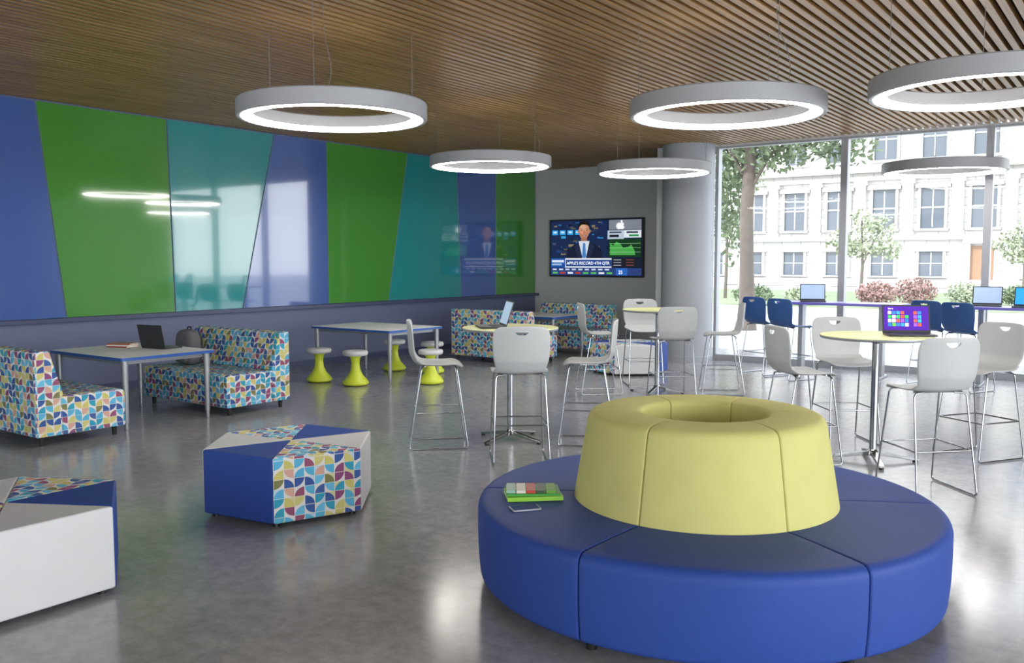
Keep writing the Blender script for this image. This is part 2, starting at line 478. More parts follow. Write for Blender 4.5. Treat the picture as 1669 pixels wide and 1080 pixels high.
# ------------------------------------------------------------ hex ottomans
def hex_ottoman(R, F, ang, mats, label, r=0.6):
    x, y = V(R, F)
    e = root('hexagonal_ottoman', label, 'ottoman', (x, y, 0), YAW+math.radians(ang), group='hexagonal ottomans')
    for i in range(6):
        a0 = math.radians(60*i); a1 = math.radians(60*i+60)
        pl = [(0, 0), (r*math.cos(a0), r*math.sin(a0)), (r*math.cos(a1), r*math.sin(a1))]
        me = uvbox(prism(pl, 0.03, 0.455, name='cushion', smooth=30))
        b = obj('cushion_wedge', me, mats[i % len(mats)], e, bevel=0.012, seg=4)
    for i in range(6):
        a = math.radians(60*i)
        obj('foot', lathe([(0, 0), (0.025, 0), (0.025, 0.035), (0, 0.035)], 14), M_black, e, loc=((r-0.08)*math.cos(a), (r-0.08)*math.sin(a), 0))
    return e
hex_ottoman(-1.54, 6.1, -87, [M_pat, M_white, M_blue], 'hexagonal ottoman with blue, white and patterned wedges')
hex_ottoman(-2.62, 4.50, -7, [M_blue, M_pat, M_white], 'hexagonal ottoman with a large white vinyl side')
hex_ottoman(1.78, 13.45, -118, [M_white, M_blue, M_pat], 'hexagonal ottoman with white, blue and patterned wedges')

# ------------------------------------------------------------ booths
def booth():
    r = root('booth_bench', 'patterned upholstered booth bench with blue, magenta and yellow print', 'bench', group='booth benches')
    W = 1.6
    sp = fillet([(0.0, 0.09), (0.62, 0.09), (0.62, 0.45), (0.0, 0.45)], [0.02, 0.01, 0.01, 0.05], True, 5)
    obj('seat', uvbox(prism(sp, 0.01, W-0.01, 'x', 'seat')), M_pat, r, bevel=0.02)
    bp_ = fillet([(0.62, 0.09), (0.86, 0.09), (0.86, 0.88), (0.72, 0.88), (0.60, 0.455), (0.62, 0.45)], [0.0, 0.02, 0.03, 0.04, 0.0, 0], True, 5)
    obj('backrest', uvbox(prism(bp_, 0, W, 'x', 'backrest')), M_pat, r, bevel=0.02)
    for x in (0.08, W-0.08):
        for y in (0.08, 0.78):
            obj('leg', lathe([(0, 0), (0.02, 0), (0.026, 0.09), (0, 0.09)], 14), M_black, r, loc=(x, y, 0))
    return r
B = booth(); B.location = (-9.7, 5.9, 0)
dup(B, (-8.12, 4.74, 0), math.pi)
dup(B, (-8.1, 12.45, 0), math.pi)
dup(B, (-9.7, 13.6, 0), 0)

# ------------------------------------------------------------ rectangular tables
def rect_table(W, D, topm, edgem, label):
    r = root('table', label, 'table', group='laminate tables')
    tp = fillet([(0, 0), (W, 0), (W, D), (0, D)], 0.04, True, 5)
    me = prism(tp, 0.705, 0.735, name='tabletop')
    me.materials.append(topm); me.materials.append(edgem)
    for p in me.polygons:
        if abs(p.normal.z) < 0.5: p.material_index = 1
    obj('tabletop', me, [], r)
    for x in (0.07, W-0.07):
        for y in (0.07, D-0.07):
            obj('leg', lathe([(0, 0.0), (0.018, 0.0), (0.02, 0.02), (0.02, 0.07), (0.026, 0.075), (0.034, 0.7), (0.045, 0.704), (0, 0.704)], 20), [M_silver], r, loc=(x, y, 0))
    obj('apron_frame', boxes([(0.1, W-0.1, 0.09, 0.11, 0.66, 0.705), (0.1, W-0.1, D-0.11, D-0.09, 0.66, 0.705), (0.09, 0.11, 0.1, D-0.1, 0.66, 0.705), (W-0.11, W-0.09, 0.1, D-0.1, 0.66, 0.705)]), M_silver, r)
    return r
T1 = rect_table(1.42, 1.08, M_wtop, M_bedge, 'white-topped table with blue edge between booth benches')
T1.location = (-9.62, 4.76, 0)
dup(T1, (-9.62, 12.49, 0), label='blue-edged table between two booth benches at the wall')
T2 = rect_table(1.6, 1.12, M_wtop, M_bedge, 'white-topped blue-edged table with small lime stools')
T2.location = (-10.02, 8.76, 0)

# ------------------------------------------------------------ wobble stools
def stool():
    r = root('wobble_stool', 'small hourglass stool with lime base and pale grey seat', 'stool', group='lime hourglass stools')
    bp_ = [(0, 0), (0.1, 0), (0.165, 0.012), (0.18, 0.03), (0.178, 0.05), (0.15, 0.085), (0.1, 0.14), (0.066, 0.22), (0.056, 0.3), (0.066, 0.37), (0.09, 0.41), (0.1, 0.42), (0, 0.42)]
    obj('base', lathe(bp_, 40, smooth=60), M_lime, r)
    sp = [(0, 0.405), (0.12, 0.405), (0.16, 0.412), (0.172, 0.43), (0.172, 0.455), (0.16, 0.472), (0.12, 0.478), (0, 0.47)]
    obj('seat', lathe(sp, 40, smooth=60), M_white, r, label='round pale grey plastic seat')
    return r
SS = [(-2.7, 12.35), (-2.13, 12.0), (-1.82, 13.65), (-1.12, 12.15), (-1.2, 13.3)]
st = stool()
for i, (R, F) in enumerate(SS):
    x, y = V(R, F)
    if i == 0: st.location = (x, y, 0)
    else: dup(st, (x, y, 0))

# ------------------------------------------------------------ bar tables
def bar_table():
    r = root('bar_table', 'round pale-yellow bar-height table on chrome pedestal', 'table', group='round bar tables')
    me = lathe([(0, 1.042), (0.43, 1.042), (0.448, 1.046), (0.452, 1.055), (0.452, 1.066), (0.448, 1.072), (0, 1.072)], 72)
    me.materials.append(M_ytop); me.materials.append(M_silver)
    for p in me.polygons:
        if p.normal.z < 0.5: p.material_index = 1
    obj('tabletop', me, [], r)
    obj('pedestal', lathe([(0, 0.05), (0.055, 0.05), (0.042, 0.085), (0.03, 0.1), (0.03, 1.0), (0.1, 1.03), (0.1, 1.041), (0, 1.041)], 32), M_chrome, r)
    for i in range(4):
        a = math.radians(45+90*i)
        arm = prism([(0, 0.05), (0.04, 0.085), (0.3, 0.04), (0.36, 0.03), (0.37, 0.018), (0.3, 0.018), (0.04, 0.05)], -0.022, 0.022, 'y', 'foot')
        obj('base_arm', arm, M_chrome, r, rot=(0, 0, a), bevel=0.004, seg=2)
        obj('glide', lathe([(0, 0), (0.02, 0), (0.02, 0.02), (0, 0.02)], 12), M_black, r, loc=(0.34*math.cos(a), 0.34*math.sin(a), 0))
    return r
BT = [(-0.015, 8.33), (1.87, 11.35), (3.07, 7.45)]
bt = bar_table()
for i, (R, F) in enumerate(BT):
    x, y = V(R, F)
    if i == 0: bt.location = (x, y, 0); bt.rotation_euler = (0, 0, YAW+0.1)
    else: dup(bt, (x, y, 0), YAW+0.3*i)

# ------------------------------------------------------------ bar stools
def bar_stool(m, label, group):
    r = root('bar_chair', label, 'bar chair', group=group)
    def seat(s, t):
        y = -0.21+0.44*t
        hw = 0.238*(1-0.08*max(0, (0.25-t)/0.25)**2-0.14*max(0, (t-0.8)/0.2)**2)
        z = 0.765+0.016*abs(s)**2.5 - 0.012*(1-(2*t-1)**2)
        if t > 0.78: z -= 0.035*((t-0.78)/0.22)**2
        if t < 0.12: z += 0.03*((0.12-t)/0.12)**2
        yy = y - 0.02*(s*s)*(1 if t > 0.5 else -1)*abs(2*t-1)
        return (hw*s, yy, z)
    obj('seat', shell(seat, 14, 16, 0.016, 'seat'), m, r)
    def back(s, t):
        hw = 0.21+0.03*math.sin(min(1, t/0.7)*math.pi/2)
        zt = 1.16 - 0.01*s*s - 0.03*max(0, (abs(s)-0.78)/0.22)**2.4
        z = 0.768+(zt-0.768)*t
        if t > 0.8: hw -= 0.014*((t-0.8)/0.2)**2.2
        if t < 0.3: hw -= 0.012*((0.3-t)/0.3)
        y = -0.20-0.05*min(1, t*4)**0.6 - 0.03*t + 0.045*s*s
        return (hw*s, y, z)
    cut = [(0.055*math.cos(a), 1.118+0.036*math.sin(a)) for a in [math.pi+math.pi*i/14 for i in range(15)]]
    obj('backrest', shell(back, 20, 20, 0.016, 'backrest', 1, prism(cut, -0.6, 0.1, 'y')), m, r, label='curved plastic backrest with half-moon handle hole')
    for s in (-1, 1):
        pts = [(s*0.12, -0.13, 0.746), (s*0.205, -0.15, 0.74), (s*0.235, -0.27, 0.009), (s*0.235, 0.26, 0.009), (s*0.205, 0.16, 0.74), (s*0.12, 0.14, 0.746)]
        obj('sled_leg', tube(pts, 0.0072, 0.03, seg=8), M_chrome, r)
    z = 0.33; t = (0.742-z)/0.732
    xb = 0.205+0.03*t; yf = 0.16+0.10*t; yb = -0.15-0.12*t
    obj('footrest', tube([(-xb, yf, z), (xb, yf, z), (xb, yb, z), (-xb, yb, z)], 0.0068, 0.02, closed=True, seg=8), M_chrome, r)
    obj('seat_bracket', join_meshes([tube([(-0.19, 0.12, 0.75), (0.19, 0.12, 0.75)], 0.008, seg=8), tube([(-0.19, -0.12, 0.75), (0.19, -0.12, 0.75)], 0.008, seg=8)]), M_chrome, r)
    return r
gs = bar_stool(M_greyp, 'light grey plastic bar chair on chrome wire sled base', 'grey bar chairs')
bs = bar_stool(M_bluep, 'blue plastic bar chair on chrome wire sled base', 'blue bar chairs')
chairs = [(-0.68, 8.1, 1, 0.12), (0.06, 7.5, -0.08, 1), (0.70, 8.22, -1, 0.1),
          (1.8, 12.15, 0.05, -1), (1.12, 11.35, 1, 0.1), (1.92, 10.62, -0.1, 1), (2.68, 11.3, -1, 0.12),
          (2.45, 7.45, 1, 0.15), (3.07, 6.5, -0.15, 1), (4.05, 7.62, -1, -0.4), (3.12, 8.25, 0.05, -1)]
for i, (R, F, dx, dy) in enumerate(chairs):
    x, y = V(R, F)
    if i == 0: gs.location = (x, y, 0); gs.rotation_euler = (0, 0, face_rot(dx, dy))
    else: dup(gs, (x, y, 0), face_rot(dx, dy))
bch = [(3.80, 13.3, 0.9, 0.5), (4.0, 12.7, 0.9, 0.5), (5.8, 12.1, 0.9, 0.5), (5.95, 11.55, 0.9, 0.5)]
for i, (R, F, dx, dy) in enumerate(bch):
    x, y = V(R, F)
    if i == 0: bs.location = (x, y, 0); bs.rotation_euler = (0, 0, face_rot(dx, dy))
    else: dup(bs, (x, y, 0), face_rot(dx, dy))

# high tables at the window
def high_table():
    W, D = 1.75, 0.6
    r = root('high_table', 'long violet-topped bar-height table beside the window', 'table', group='window-side high tables')
    me = prism(fillet([(0, 0), (W, 0), (W, D), (0, D)], 0.03, True, 4), 1.045, 1.08)
    me.materials.append(M_ptop); me.materials.append(M_pedge)
    for p in me.polygons:
        if abs(p.normal.z) < 0.5: p.material_index = 1
    obj('tabletop', me, [], r)
    for x in (0.3, W-0.3):
        obj('leg', box(x-0.035, x+0.035, 0.22, 0.38, 0.03, 1.045), M_silver, r, bevel=0.008)
        obj('foot', box(x-0.04, x+0.04, 0.05, 0.55, 0, 0.035), M_silver, r, bevel=0.008)
    return r
ht = high_table(); ht.location = (-4.62, 13.1, 0)
dup(ht, (-2.2, 13.1, 0))

# ------------------------------------------------------------ laptops
M_scr_dark = mat('dark_screen', '20242c', 0.12)
M_scr_light = mat('lit_document_screen', 'a8c0e0', 0.2, emis=0.35)
M_purple = mat('purple_screen', '43208c', 0.2, emis=0.9, noise=0)
tile_cols = ['2d8fd6', '2fae4a', '2870c8', '58b838', '8a4fd0', '18a0a8', 'c2503a', 'e8e8ee']
M_tiles = [mat('tile_'+c, c, 0.3, emis=0.9, noise=0) for c in tile_cols]
def laptop(x, y, z, rz, label, screen=None, w=0.36, d=0.25, tilt=15, body=None):
    body = body or M_dark
    e = root('laptop', label, 'laptop', (x, y, z), rz, group='open laptops')
    obj('base', prism(fillet([(-w/2, -d/2), (w/2, -d/2), (w/2, d/2), (-w/2, d/2)], 0.015, True, 4), 0.001, 0.018), body, e, bevel=0.002, seg=2)
    keys = []
    for rr in range(5):
        for kk in range(13):
            x0 = -w*0.43+kk*w*0.86/13; y0 = -0.01+rr*0.024
            keys.append((x0, x0+w*0.86/13-0.004, y0, y0+0.02, 0.018, 0.0205))
    obj('keyboard', boxes(keys), M_black, e)
    t = math.radians(tilt)
    lid = bpy.data.objects.new('lid', box(-w/2, w/2, -0.004, 0.004, 0, d)); lid.data.materials.append(body); col.objects.link(lid)
    lid.parent = e; lid.location = (0, d/2-0.004, 0.018); lid.rotation_euler = (-t, 0, 0)
    obj('display', box(-w/2+0.012, w/2-0.012, -0.0055, -0.004, 0.018, d-0.012), screen or M_scr_dark, lid)
    return e, lid
x, y = V(-3.86, 9.75)
laptop(x, y, 0.736, math.radians(190), 'black laptop open on the white booth table', M_scr_dark, tilt=12)
x, y = V(-0.2, 8.26)
laptop(x, y, 1.073, face_rot(1, 0.2), 'dark laptop open on the round yellow table', M_scr_light, w=0.35, d=0.24, tilt=18)
x, y = V(3.31, 7.36)
e, lid = laptop(x, y, 1.073, YAW+math.radians(-10), 'black laptop showing a purple screen of colourful tiles', M_purple, w=0.38, d=0.235, tilt=14)
tv = []; random.seed(3)
for cxi in range(8):
    for r_ in range(4):
        if cxi == 5 or random.random() < 0.12: continue
        x0 = -0.145+cxi*0.034; z0 = 0.052+r_*0.034
        tv.append((x0, x0+0.028, z0, z0+0.027, random.randrange(8)))
vv = [(-0.17, -0.006, 0.02), (0.17, -0.006, 0.02), (0.17, -0.006, 0.221), (-0.17, -0.006, 0.221)]; ff = [(0, 1, 2, 3)]; mi = [8]
for (x0, x1, z0, z1, c_) in tv:
    o = len(vv); vv += [(x0, -0.0068, z0), (x1, -0.0068, z0), (x1, -0.0068, z1), (x0, -0.0068, z1)]; ff.append((o, o+1, o+2, o+3)); mi.append(c_)
me = bpy.data.meshes.new('screen_picture'); me.from_pydata(vv, [], ff)
for m_ in M_tiles: me.materials.append(m_)
me.materials.append(M_purple)
for p, c_ in zip(me.polygons, mi): p.material_index = c_
obj('screen_picture', me, [], lid)
obj('screen_text', text_mesh('Start', 0.022), M_tiles[7], lid, loc=(-0.145, -0.0068, 0.197))
for (xx, yy, rz, lb) in [(-4.15, 13.35, 0.35, 'laptop open on the window-side high table'), (-1.85, 13.42, 0.1, 'laptop open at the end of the high table'), (-1.35, 13.3, 0.0, 'laptop with a blue screen on the high table')]:
    laptop(xx, yy, 1.081, rz, lb, M_scr_light if xx < -1.5 else M_tiles[0])

# ------------------------------------------------------------ books, phone, backpack
def book(x, y, z, w, d, h, rz, color, label, group):
    e = root('book', label, 'book', (x, y, z), rz, group=group)
    m = mat('book_cover', color, 0.4)
    obj('cover', boxes([(-w/2, w/2, -d/2, d/2, 0, 0.002), (-w/2, w/2, -d/2, d/2, h-0.002, h), (-w/2, w/2, -d/2, -d/2+0.003, 0.002, h-0.002)]), m, e)
    obj('pages', box(-w/2+0.004, w/2-0.004, -d/2+0.0035, d/2-0.005, 0.0022, h-0.0022), M_pages, e)
x, y = V(0.11, 4.6); zt = 0.459
G = 'books on the round ottoman'
book(x, y, zt, 0.29, 0.2, 0.022, YAW+0.12, '8cc63a', 'lime green hardcover book at the bottom of the stack', G)
book(x-0.005, y+0.005, zt+0.023, 0.28, 0.19, 0.012, YAW+0.05, '3f9a3a', 'green book in the stack', G)
for k_, (c_, lb) in enumerate([('8fb8a8', 'teal paperback on top of the books'), ('d9d6cc', 'cream paperback on top of the books'), ('b84436', 'red paperback on top of the books'), ('3c5a3a', 'dark green paperback on top of the books'), ('6aa53c', 'green paperback on top of the books')]):
    dx_ = -0.115+0.052*k_
    book(x+dx_*math.cos(YAW), y+dx_*math.sin(YAW), zt+0.036, 0.048, 0.16, 0.014, YAW, c_, lb, G)
x, y = V(0.065, 4.36)
ph = root('phone', 'blue-grey smartphone lying on the round ottoman', 'phone', (x, y, 0.459), YAW+0.3)
obj('body', prism(fillet([(-0.075, -0.042), (0.075, -0.042), (0.075, 0.042), (-0.075, 0.042)], 0.01, True, 4), 0, 0.008), M_silver, ph)
obj('display', box(-0.068, 0.068, -0.039, 0.039, 0.008, 0.0088), mat('phone_glass', '27457c', 0.6, spec=0.1), ph)
bx_, by_ = -9.3, 5.42
for k_, (c_, lb) in enumerate([('9a3f3a', 'dark red book in a stack on the white table'), ('e6e3dc', 'white book in a stack on the white table'), ('9c5a52', 'red book on top of a stack on the white table')]):
    book(bx_, by_, 0.736+0.015*k_, 0.27, 0.19, 0.014, 0.3+0.12*k_, c_, lb, 'books on the booth table')

M_bag = mat('grey_canvas', '66676b', 0.8, bump=0.3)
bp_ = root('backpack', 'grey canvas backpack sitting on the booth bench', 'backpack', (-9.35, 6.28, 0.455), 0)
obj('body', ellipsoid(0, 0, 0.21, 0.17, 0.1, 0.21, 0.6), M_bag, bp_)
obj('front_pocket', ellipsoid(0, -0.09, 0.14, 0.12, 0.05, 0.11, 0.6), M_bag, bp_)
obj('handle', tube([(-0.04, 0.02, 0.41), (-0.03, 0.02, 0.45), (0.03, 0.02, 0.45), (0.04, 0.02, 0.41)], 0.008, 0.02), M_black, bp_)
for s in (-1, 1):
    obj('strap', tube([(s*0.09, 0.09, 0.38), (s*0.12, 0.105, 0.3), (s*0.12, 0.1, 0.15), (s*0.1, 0.085, 0.04)], 0.012, 0.05), M_black, bp_)

# ------------------------------------------------------------ TV
tvr = root('television', 'wall-mounted flat television showing a business news programme', 'television', (-9.45, YB, 1.95), 0)
obj('body', box(-1.12, 1.12, -0.085, -0.02, -0.6, 0.6), M_black, tvr, bevel=0.008)
obj('wall_bracket', box(-0.3, 0.3, -0.02, 0, -0.2, 0.2), M_dark, tvr)
PAL = {}
def pal(c):
    if c not in PAL:
        PAL[c] = (len(PAL), mat('screen_'+c, c, 0.3, emis=0.8, noise=0, spec=0.2))
    return PAL[c][0]
pol = []
def sx(px): return (px-975)/75*1.09
def sz(py): return (404-py)/46*0.575
def R_(x0, y0, x1, y1, c, l): pol.append(([(sx(x0), sz(y0)), (sx(x1), sz(y0)), (sx(x1), sz(y1)), (sx(x0), sz(y1))], pal(c), l))
def E_(cx, cy, rx, ry, c, l, a0=0, a1=360, n=28):
    pol.append(([(sx(cx+rx*math.cos(math.radians(a0+(a1-a0)*i/n))), sz(cy+ry*math.sin(math.radians(a0+(a1-a0)*i/n)))) for i in range(n)], pal(c), l))
def P_(pts, c, l): pol.append(([(sx(a), sz(b)) for a, b in pts], pal(c), l))
R_(900, 358, 1050, 450, '0e1a38', 0)
R_(901, 359, 996, 422, '16264c', 1)
random.seed(11)
for i in range(70):
    x0 = random.uniform(902, 985); y0 = random.uniform(360, 415)
    R_(x0, y0, x0+random.uniform(2, 9), y0+random.uniform(1, 4.5), random.choice(['2a6fb8', '1d3f7a', '6a6048', '39a0d8', '0c1424', '4a4f60', '8a7e60', '16243f', '2b3350']), 2)
for i in range(4): R_(903+i*13, 374, 913+i*13, 382, '2f9be0', 3)
for i in range(4): R_(905+i*13, 376, 911+i*13, 379, 'cfe6f6', 3.3)
# presenter (scaled about the lower centre of the picture)
n0 = len(pol)
P_([(932, 422), (934, 410), (939, 403.5), (950, 397), (965, 397), (977, 402.5), (982, 408), (985, 422)], '131a30', 4)
P_([(949, 396.5), (953, 399), (956, 422), (950, 422), (943, 403)], '1e2742', 5)
P_([(966, 396.5), (962, 399), (960, 422), (966, 422), (973, 403)], '1e2742', 5)
P_([(949.5, 395.5), (965.5, 395.5), (960.5, 421), (955.5, 421)], 'd4dae4', 6)
P_([(956, 398.5), (959.5, 398.5), (961, 419), (958, 422), (955, 419)], '4a80bd', 7)
R_(953, 388, 962, 397, '9a6850', 5)
E_(957.5, 379.5, 8.0, 12.0, 'b98468', 6)
E_(957.5, 386, 6.4, 5.6, 'b07c62', 7)
E_(956.3, 377.8, 5.6, 7.6, 'c9977b', 7)
E_(955.8, 374.5, 3.6, 3.0, 'd3a58a', 7.4)
E_(949.4, 381, 1.3, 2.6, 'a5735a', 5); E_(965.6, 381, 1.3, 2.6, 'a5735a', 5)
P_([(949.3, 379), (948.6, 372), (951.5, 366.3), (958, 364.8), (964.5, 366.8), (966.6, 372), (965.8, 379), (964.4, 373.4), (961, 370.8), (954, 370.6), (950.8, 373.8)], '17120f', 8)
P_([(951.5, 377.4), (953.5, 376.6), (956, 377.3), (953.6, 377.3)], '2a1a12', 8.5); P_([(959.4, 377.3), (961.8, 376.6), (963.8, 377.4), (961.6, 377.3)], '2a1a12', 8.5)
E_(953.8, 379.3, 1.1, 0.55, '20140e', 8.5); E_(961.5, 379.3, 1.1, 0.55, '20140e', 8.5)
P_([(957.4, 379.5), (958.2, 379.5), (959.2, 384.3), (957.8, 385), (956.2, 384.3)], 'a87560', 8.5)
E_(957.7, 388, 2.7, 1.1, '7d443c', 8.5); E_(957.7, 387.8, 2.0, 0.5, 'e0d8d2', 8.8)
ax, az, kk = sx(958), sz(425), 1.1
for i in range(n0, len(pol)):
    pts, c_, l = pol[i]
    pol[i] = ([(ax+(a-ax)*kk*1.04, az+(b-az)*kk) for a, b in pts], c_, l)
# lower banner
R_(901, 421, 1003, 436.5, 'e9edf3', 10); R_(901, 421, 926, 436.5, '1d4f9c', 11)
R_(903, 424, 924, 428, 'd8e4f4', 12); R_(903, 430, 920, 433, '9ab8e0', 12)
R_(927, 423.5, 1003, 434.5, '1f4488', 11)
R_(901, 437, 1050, 449, '2a3f78', 3)
for i in range(9): R_(904+i*11, 438.5, 911+i*11, 441, 'c8d2e8', 4)
for i in range(8): R_(904+i*13, 444, 913+i*13, 447, random.choice(['b04038', 'e8eaf0', '58b858']), 4)
# right column
R_(998, 359, 1049, 375, '7d838d', 1)
R_(1022, 376, 1049, 388, 'dfe6ee', 2)
R_(996, 376, 1022, 390, 'b6c4d4', 2)
R_(999, 378, 1018, 380.5, '3a4050', 3); R_(999, 383, 1014, 387, '202430', 3)
R_(1026, 378, 1044, 381, '3a4050', 3); R_(1030, 383, 1045, 386, '2c8a48', 3)
R_(998, 390, 1049, 419, '12361c', 2)
P_([(1000, 416), (1000, 396), (1005, 401), (1010, 394), (1016, 397), (1021, 404), (1028, 403), (1034, 399), (1039, 409), (1040, 416)], '4aa34a', 3)
for yy in (397, 404, 411): R_(999, yy, 1048, yy+0.5, '9ad09a', 4)
R_(1004, 421, 1048, 436, '181c28', 2)
for i in range(3):
    R_(1006, 423+i*4.4, 1018, 424.4+i*4.4, '9a9fac', 3); R_(1026, 423+i*4.4, 1038, 424.2+i*4.4, '8c4038', 3)
R_(1010, 437, 1028, 449, '2d63b8', 5)
# fruit mark
E_(1014, 369, 4.2, 5.4, 'f6f8fa', 5); E_(1019, 369, 4.2, 5.4, 'f6f8fa', 5); E_(1023.8, 368, 2.3, 2.7, '7d838d', 6); E_(1018.2, 361.6, 1.5, 2.1, 'f6f8fa', 6)
vv = []; ff = []; mi = []
for pts, c_, l in pol:
    o = len(vv); vv += [(a, -0.0855-0.0012*l, b) for a, b in pts]; ff.append(tuple(range(o, o+len(pts)))); mi.append(c_)
me = bpy.data.meshes.new('screen_picture'); me.from_pydata(vv, [], ff)
for c_ in PAL.values(): me.materials.append(c_[1])
for p, c_ in zip(me.polygons, mi): p.material_index = c_
obj('screen_picture', me, [], tvr, label='lit news picture with dark-suited presenter and green chart')
M_tx = mat('screen_text_white', 'ffffff', 0.4, emis=1.2, noise=0)
obj('screen_headline', text_mesh("APPLE'S RECORD 4TH QTR", 0.086), M_tx, tvr, loc=(sx(928.8), -0.101, sz(431.5)))
obj('screen_number', text_mesh("25", 0.1), M_tx, tvr, loc=(sx(1014), -0.101, sz(446.5)))

# ------------------------------------------------------------ exterior
def stone_mat():
    m = bpy.data.materials.new('limestone_blocks'); m.use_nodes = True
    nt = m.node_tree; N = nt.nodes; L = nt.links; b = N['Principled BSDF']
    tc = N.new('ShaderNodeTexCoord'); mp = N.new('ShaderNodeMapping'); mp.inputs['Rotation'].default_value = (math.pi/2, 0, 0)
    L.new(tc.outputs['Object'], mp.inputs[0])
    br = N.new('ShaderNodeTexBrick'); br.inputs['Scale'].default_value = 1.0; br.inputs['Brick Width'].default_value = 1.3; br.inputs['Row Height'].default_value = 0.5
    br.inputs['Color1'].default_value = lin('c2c0bd'); br.inputs['Color2'].default_value = lin('b6b4b1'); br.inputs['Mortar'].default_value = lin('969492'); br.inputs['Mortar Size'].default_value = 0.025
    L.new(mp.outputs[0], br.inputs['Vector']); L.new(br.outputs[0], b.inputs['Base Color']); b.inputs['Roughness'].default_value = 0.9
    return m
M_stone = stone_mat(); M_stone2 = mat('limestone_trim', 'bfbdba', 0.9)
M_wdark = mat('dark_building_window', '4e565f', 0.1)
M_wfr = mat('building_window_frame', 'a8a6a4', 0.7)
bd = root('building', 'pale limestone neoclassical building with tall windows', 'building', (-15, 60, 0), 0)
x0b, x1b = -34, 32
obj('facade', box(x0b, x1b, 0.0, 8, 0, 17), M_stone, bd)
obj('cornice', boxes([(x0b, x1b, -0.35, 0, 2.95, 3.25), (x0b, x1b, -0.25, 0, 6.75, 7.0), (x0b, x1b, -0.5, 0, 7.25, 7.55), (x0b, x1b, -0.6, 0, 11.3, 11.9), (x0b, x1b, -0.2, 0, 0, 0.5)]), M_stone2, bd)
wm = join_meshes([box(-0.85, -0.68, -0.18, 0.0, -0.15, 2.45), box(0.68, 0.85, -0.18, 0, -0.15, 2.45), box(-1.0, 1.0, -0.25, 0, 2.4, 2.62), box(-0.95, 0.95, -0.25, 0, -0.25, -0.1), box(-0.68, 0.68, -0.06, -0.02, 1.15, 1.25), box(-0.04, 0.04, -0.06, -0.02, 0, 2.3)])
gm = box(-0.68, 0.68, -0.03, 0.0, -0.1, 2.4)
wm.materials.append(M_wfr); gm.materials.append(M_wdark)
for i in range(-5, 10):
    xx = -5+2.85*i
    for (zz, s) in ((3.75, 1.0), (0.75, 0.62), (8.1, 1.0)):
        if zz == 0.75 and i == 4: continue
        a = obj('window_surround', wm, [], bd, loc=(xx, 0, zz)); a.scale = (1, 1, s)
        a = obj('window_glass', gm, [], bd, loc=(xx, 0, zz)); a.scale = (1, 1, s)
for i in range(-5, 10):
    xx = -3.575+2.85*i
    obj('pilaster', join_meshes([box(xx-0.32, xx+0.32, -0.28, 0, 3.25, 6.75), box(xx-0.4, xx+0.4, -0.36, 0, 6.45, 6.75), box(xx-0.4, xx+0.4, -0.36, 0, 3.25, 3.5)]), M_stone2, bd)
obj('door', box(5.75, 7.05, -0.06, 0, 0.3, 2.55), mat('brown_wood_door', '8a6a50', 0.6), bd)
obj('door_surround', boxes([(5.45, 5.75, -0.3, 0, 0, 2.7), (7.05, 7.35, -0.3, 0, 0, 2.7), (5.35, 7.45, -0.4, 0, 2.7, 2.95), (5.4, 7.4, -0.9, 0, 0, 0.3)]), M_stone2, bd)

M_ground = mat('pale_paving', 'a0a0a0', 0.8, noise=0.1, nscale=1.2)
M_lawn = mat('lawn_grass', '6b7857', 0.9, noise=0.3, nscale=3)
obj('ground', box(-70, 60, 14.6, 90, -0.3, -0.03), M_ground, kind='structure')
obj('ground.001', box(8.4, 60, -30, 14.6, -0.3, -0.03), M_ground, kind='structure')
obj('lawn', box(-40, 14, 33, 50, -0.03, -0.005), M_lawn, kind='structure')

def leaf_mat(n, c): return mat(n, c, 0.7, noise=0.35, nscale=2.0)
M_leaf = [leaf_mat('leaf_green', '5c6a4c'), leaf_mat('leaf_pale_green', '868e72'), leaf_mat('leaf_russet', '82645c')]
M_bark = mat('bark', '5e554e', 0.9, noise=0.3, nscale=6, bump=0.6, bscale=12)
def leaves(blobs, n, size, seed):
    rnd = random.Random(seed); v = []; f = []
    tot = sum(b[3]*b[4]*b[5] for b in blobs)
    for (bx, by, bz, rx, ry, rz_) in blobs:
        for i in range(int(n*rx*ry*rz_/tot)):
            d = Vector((rnd.gauss(0, 1), rnd.gauss(0, 1), rnd.gauss(0, 1))).normalized()*(rnd.random()**0.5)
            p = Vector((bx+d.x*rx, by+d.y*ry, max(size*1.4, bz+d.z*rz_)))
            a = Vector((rnd.gauss(0, 1), rnd.gauss(0, 1), rnd.gauss(0, 1))).normalized()
            b = a.orthogonal().normalized(); s = size*rnd.uniform(0.6, 1.3)
            o = len(v); v += [p-a*s, p+b*s*0.5, p+a*s, p-b*s*0.5]; f.append((o, o+1, o+2, o+3))
    me = bpy.data.meshes.new('foliage'); me.from_pydata([tuple(q) for q in v], [], f); me.update(); return me
def tree(x, y, z, trunk, branches, blobs, n, size, m, label, seed, tr, br=0.05):
    e = root('tree', label, 'tree', (x, y, z), 0)
    obj('trunk', tube(trunk, tr, 0, seg=14), M_bark, e)
    for b in branches: obj('branch', tube(b, br, 0.3, r2=0.015, seg=8), M_bark, e)
    obj('foliage', leaves(blobs, n, size, seed), m, e, kind='stuff', label='leafy crown')
    return e
x, y = V(5.8, 22)
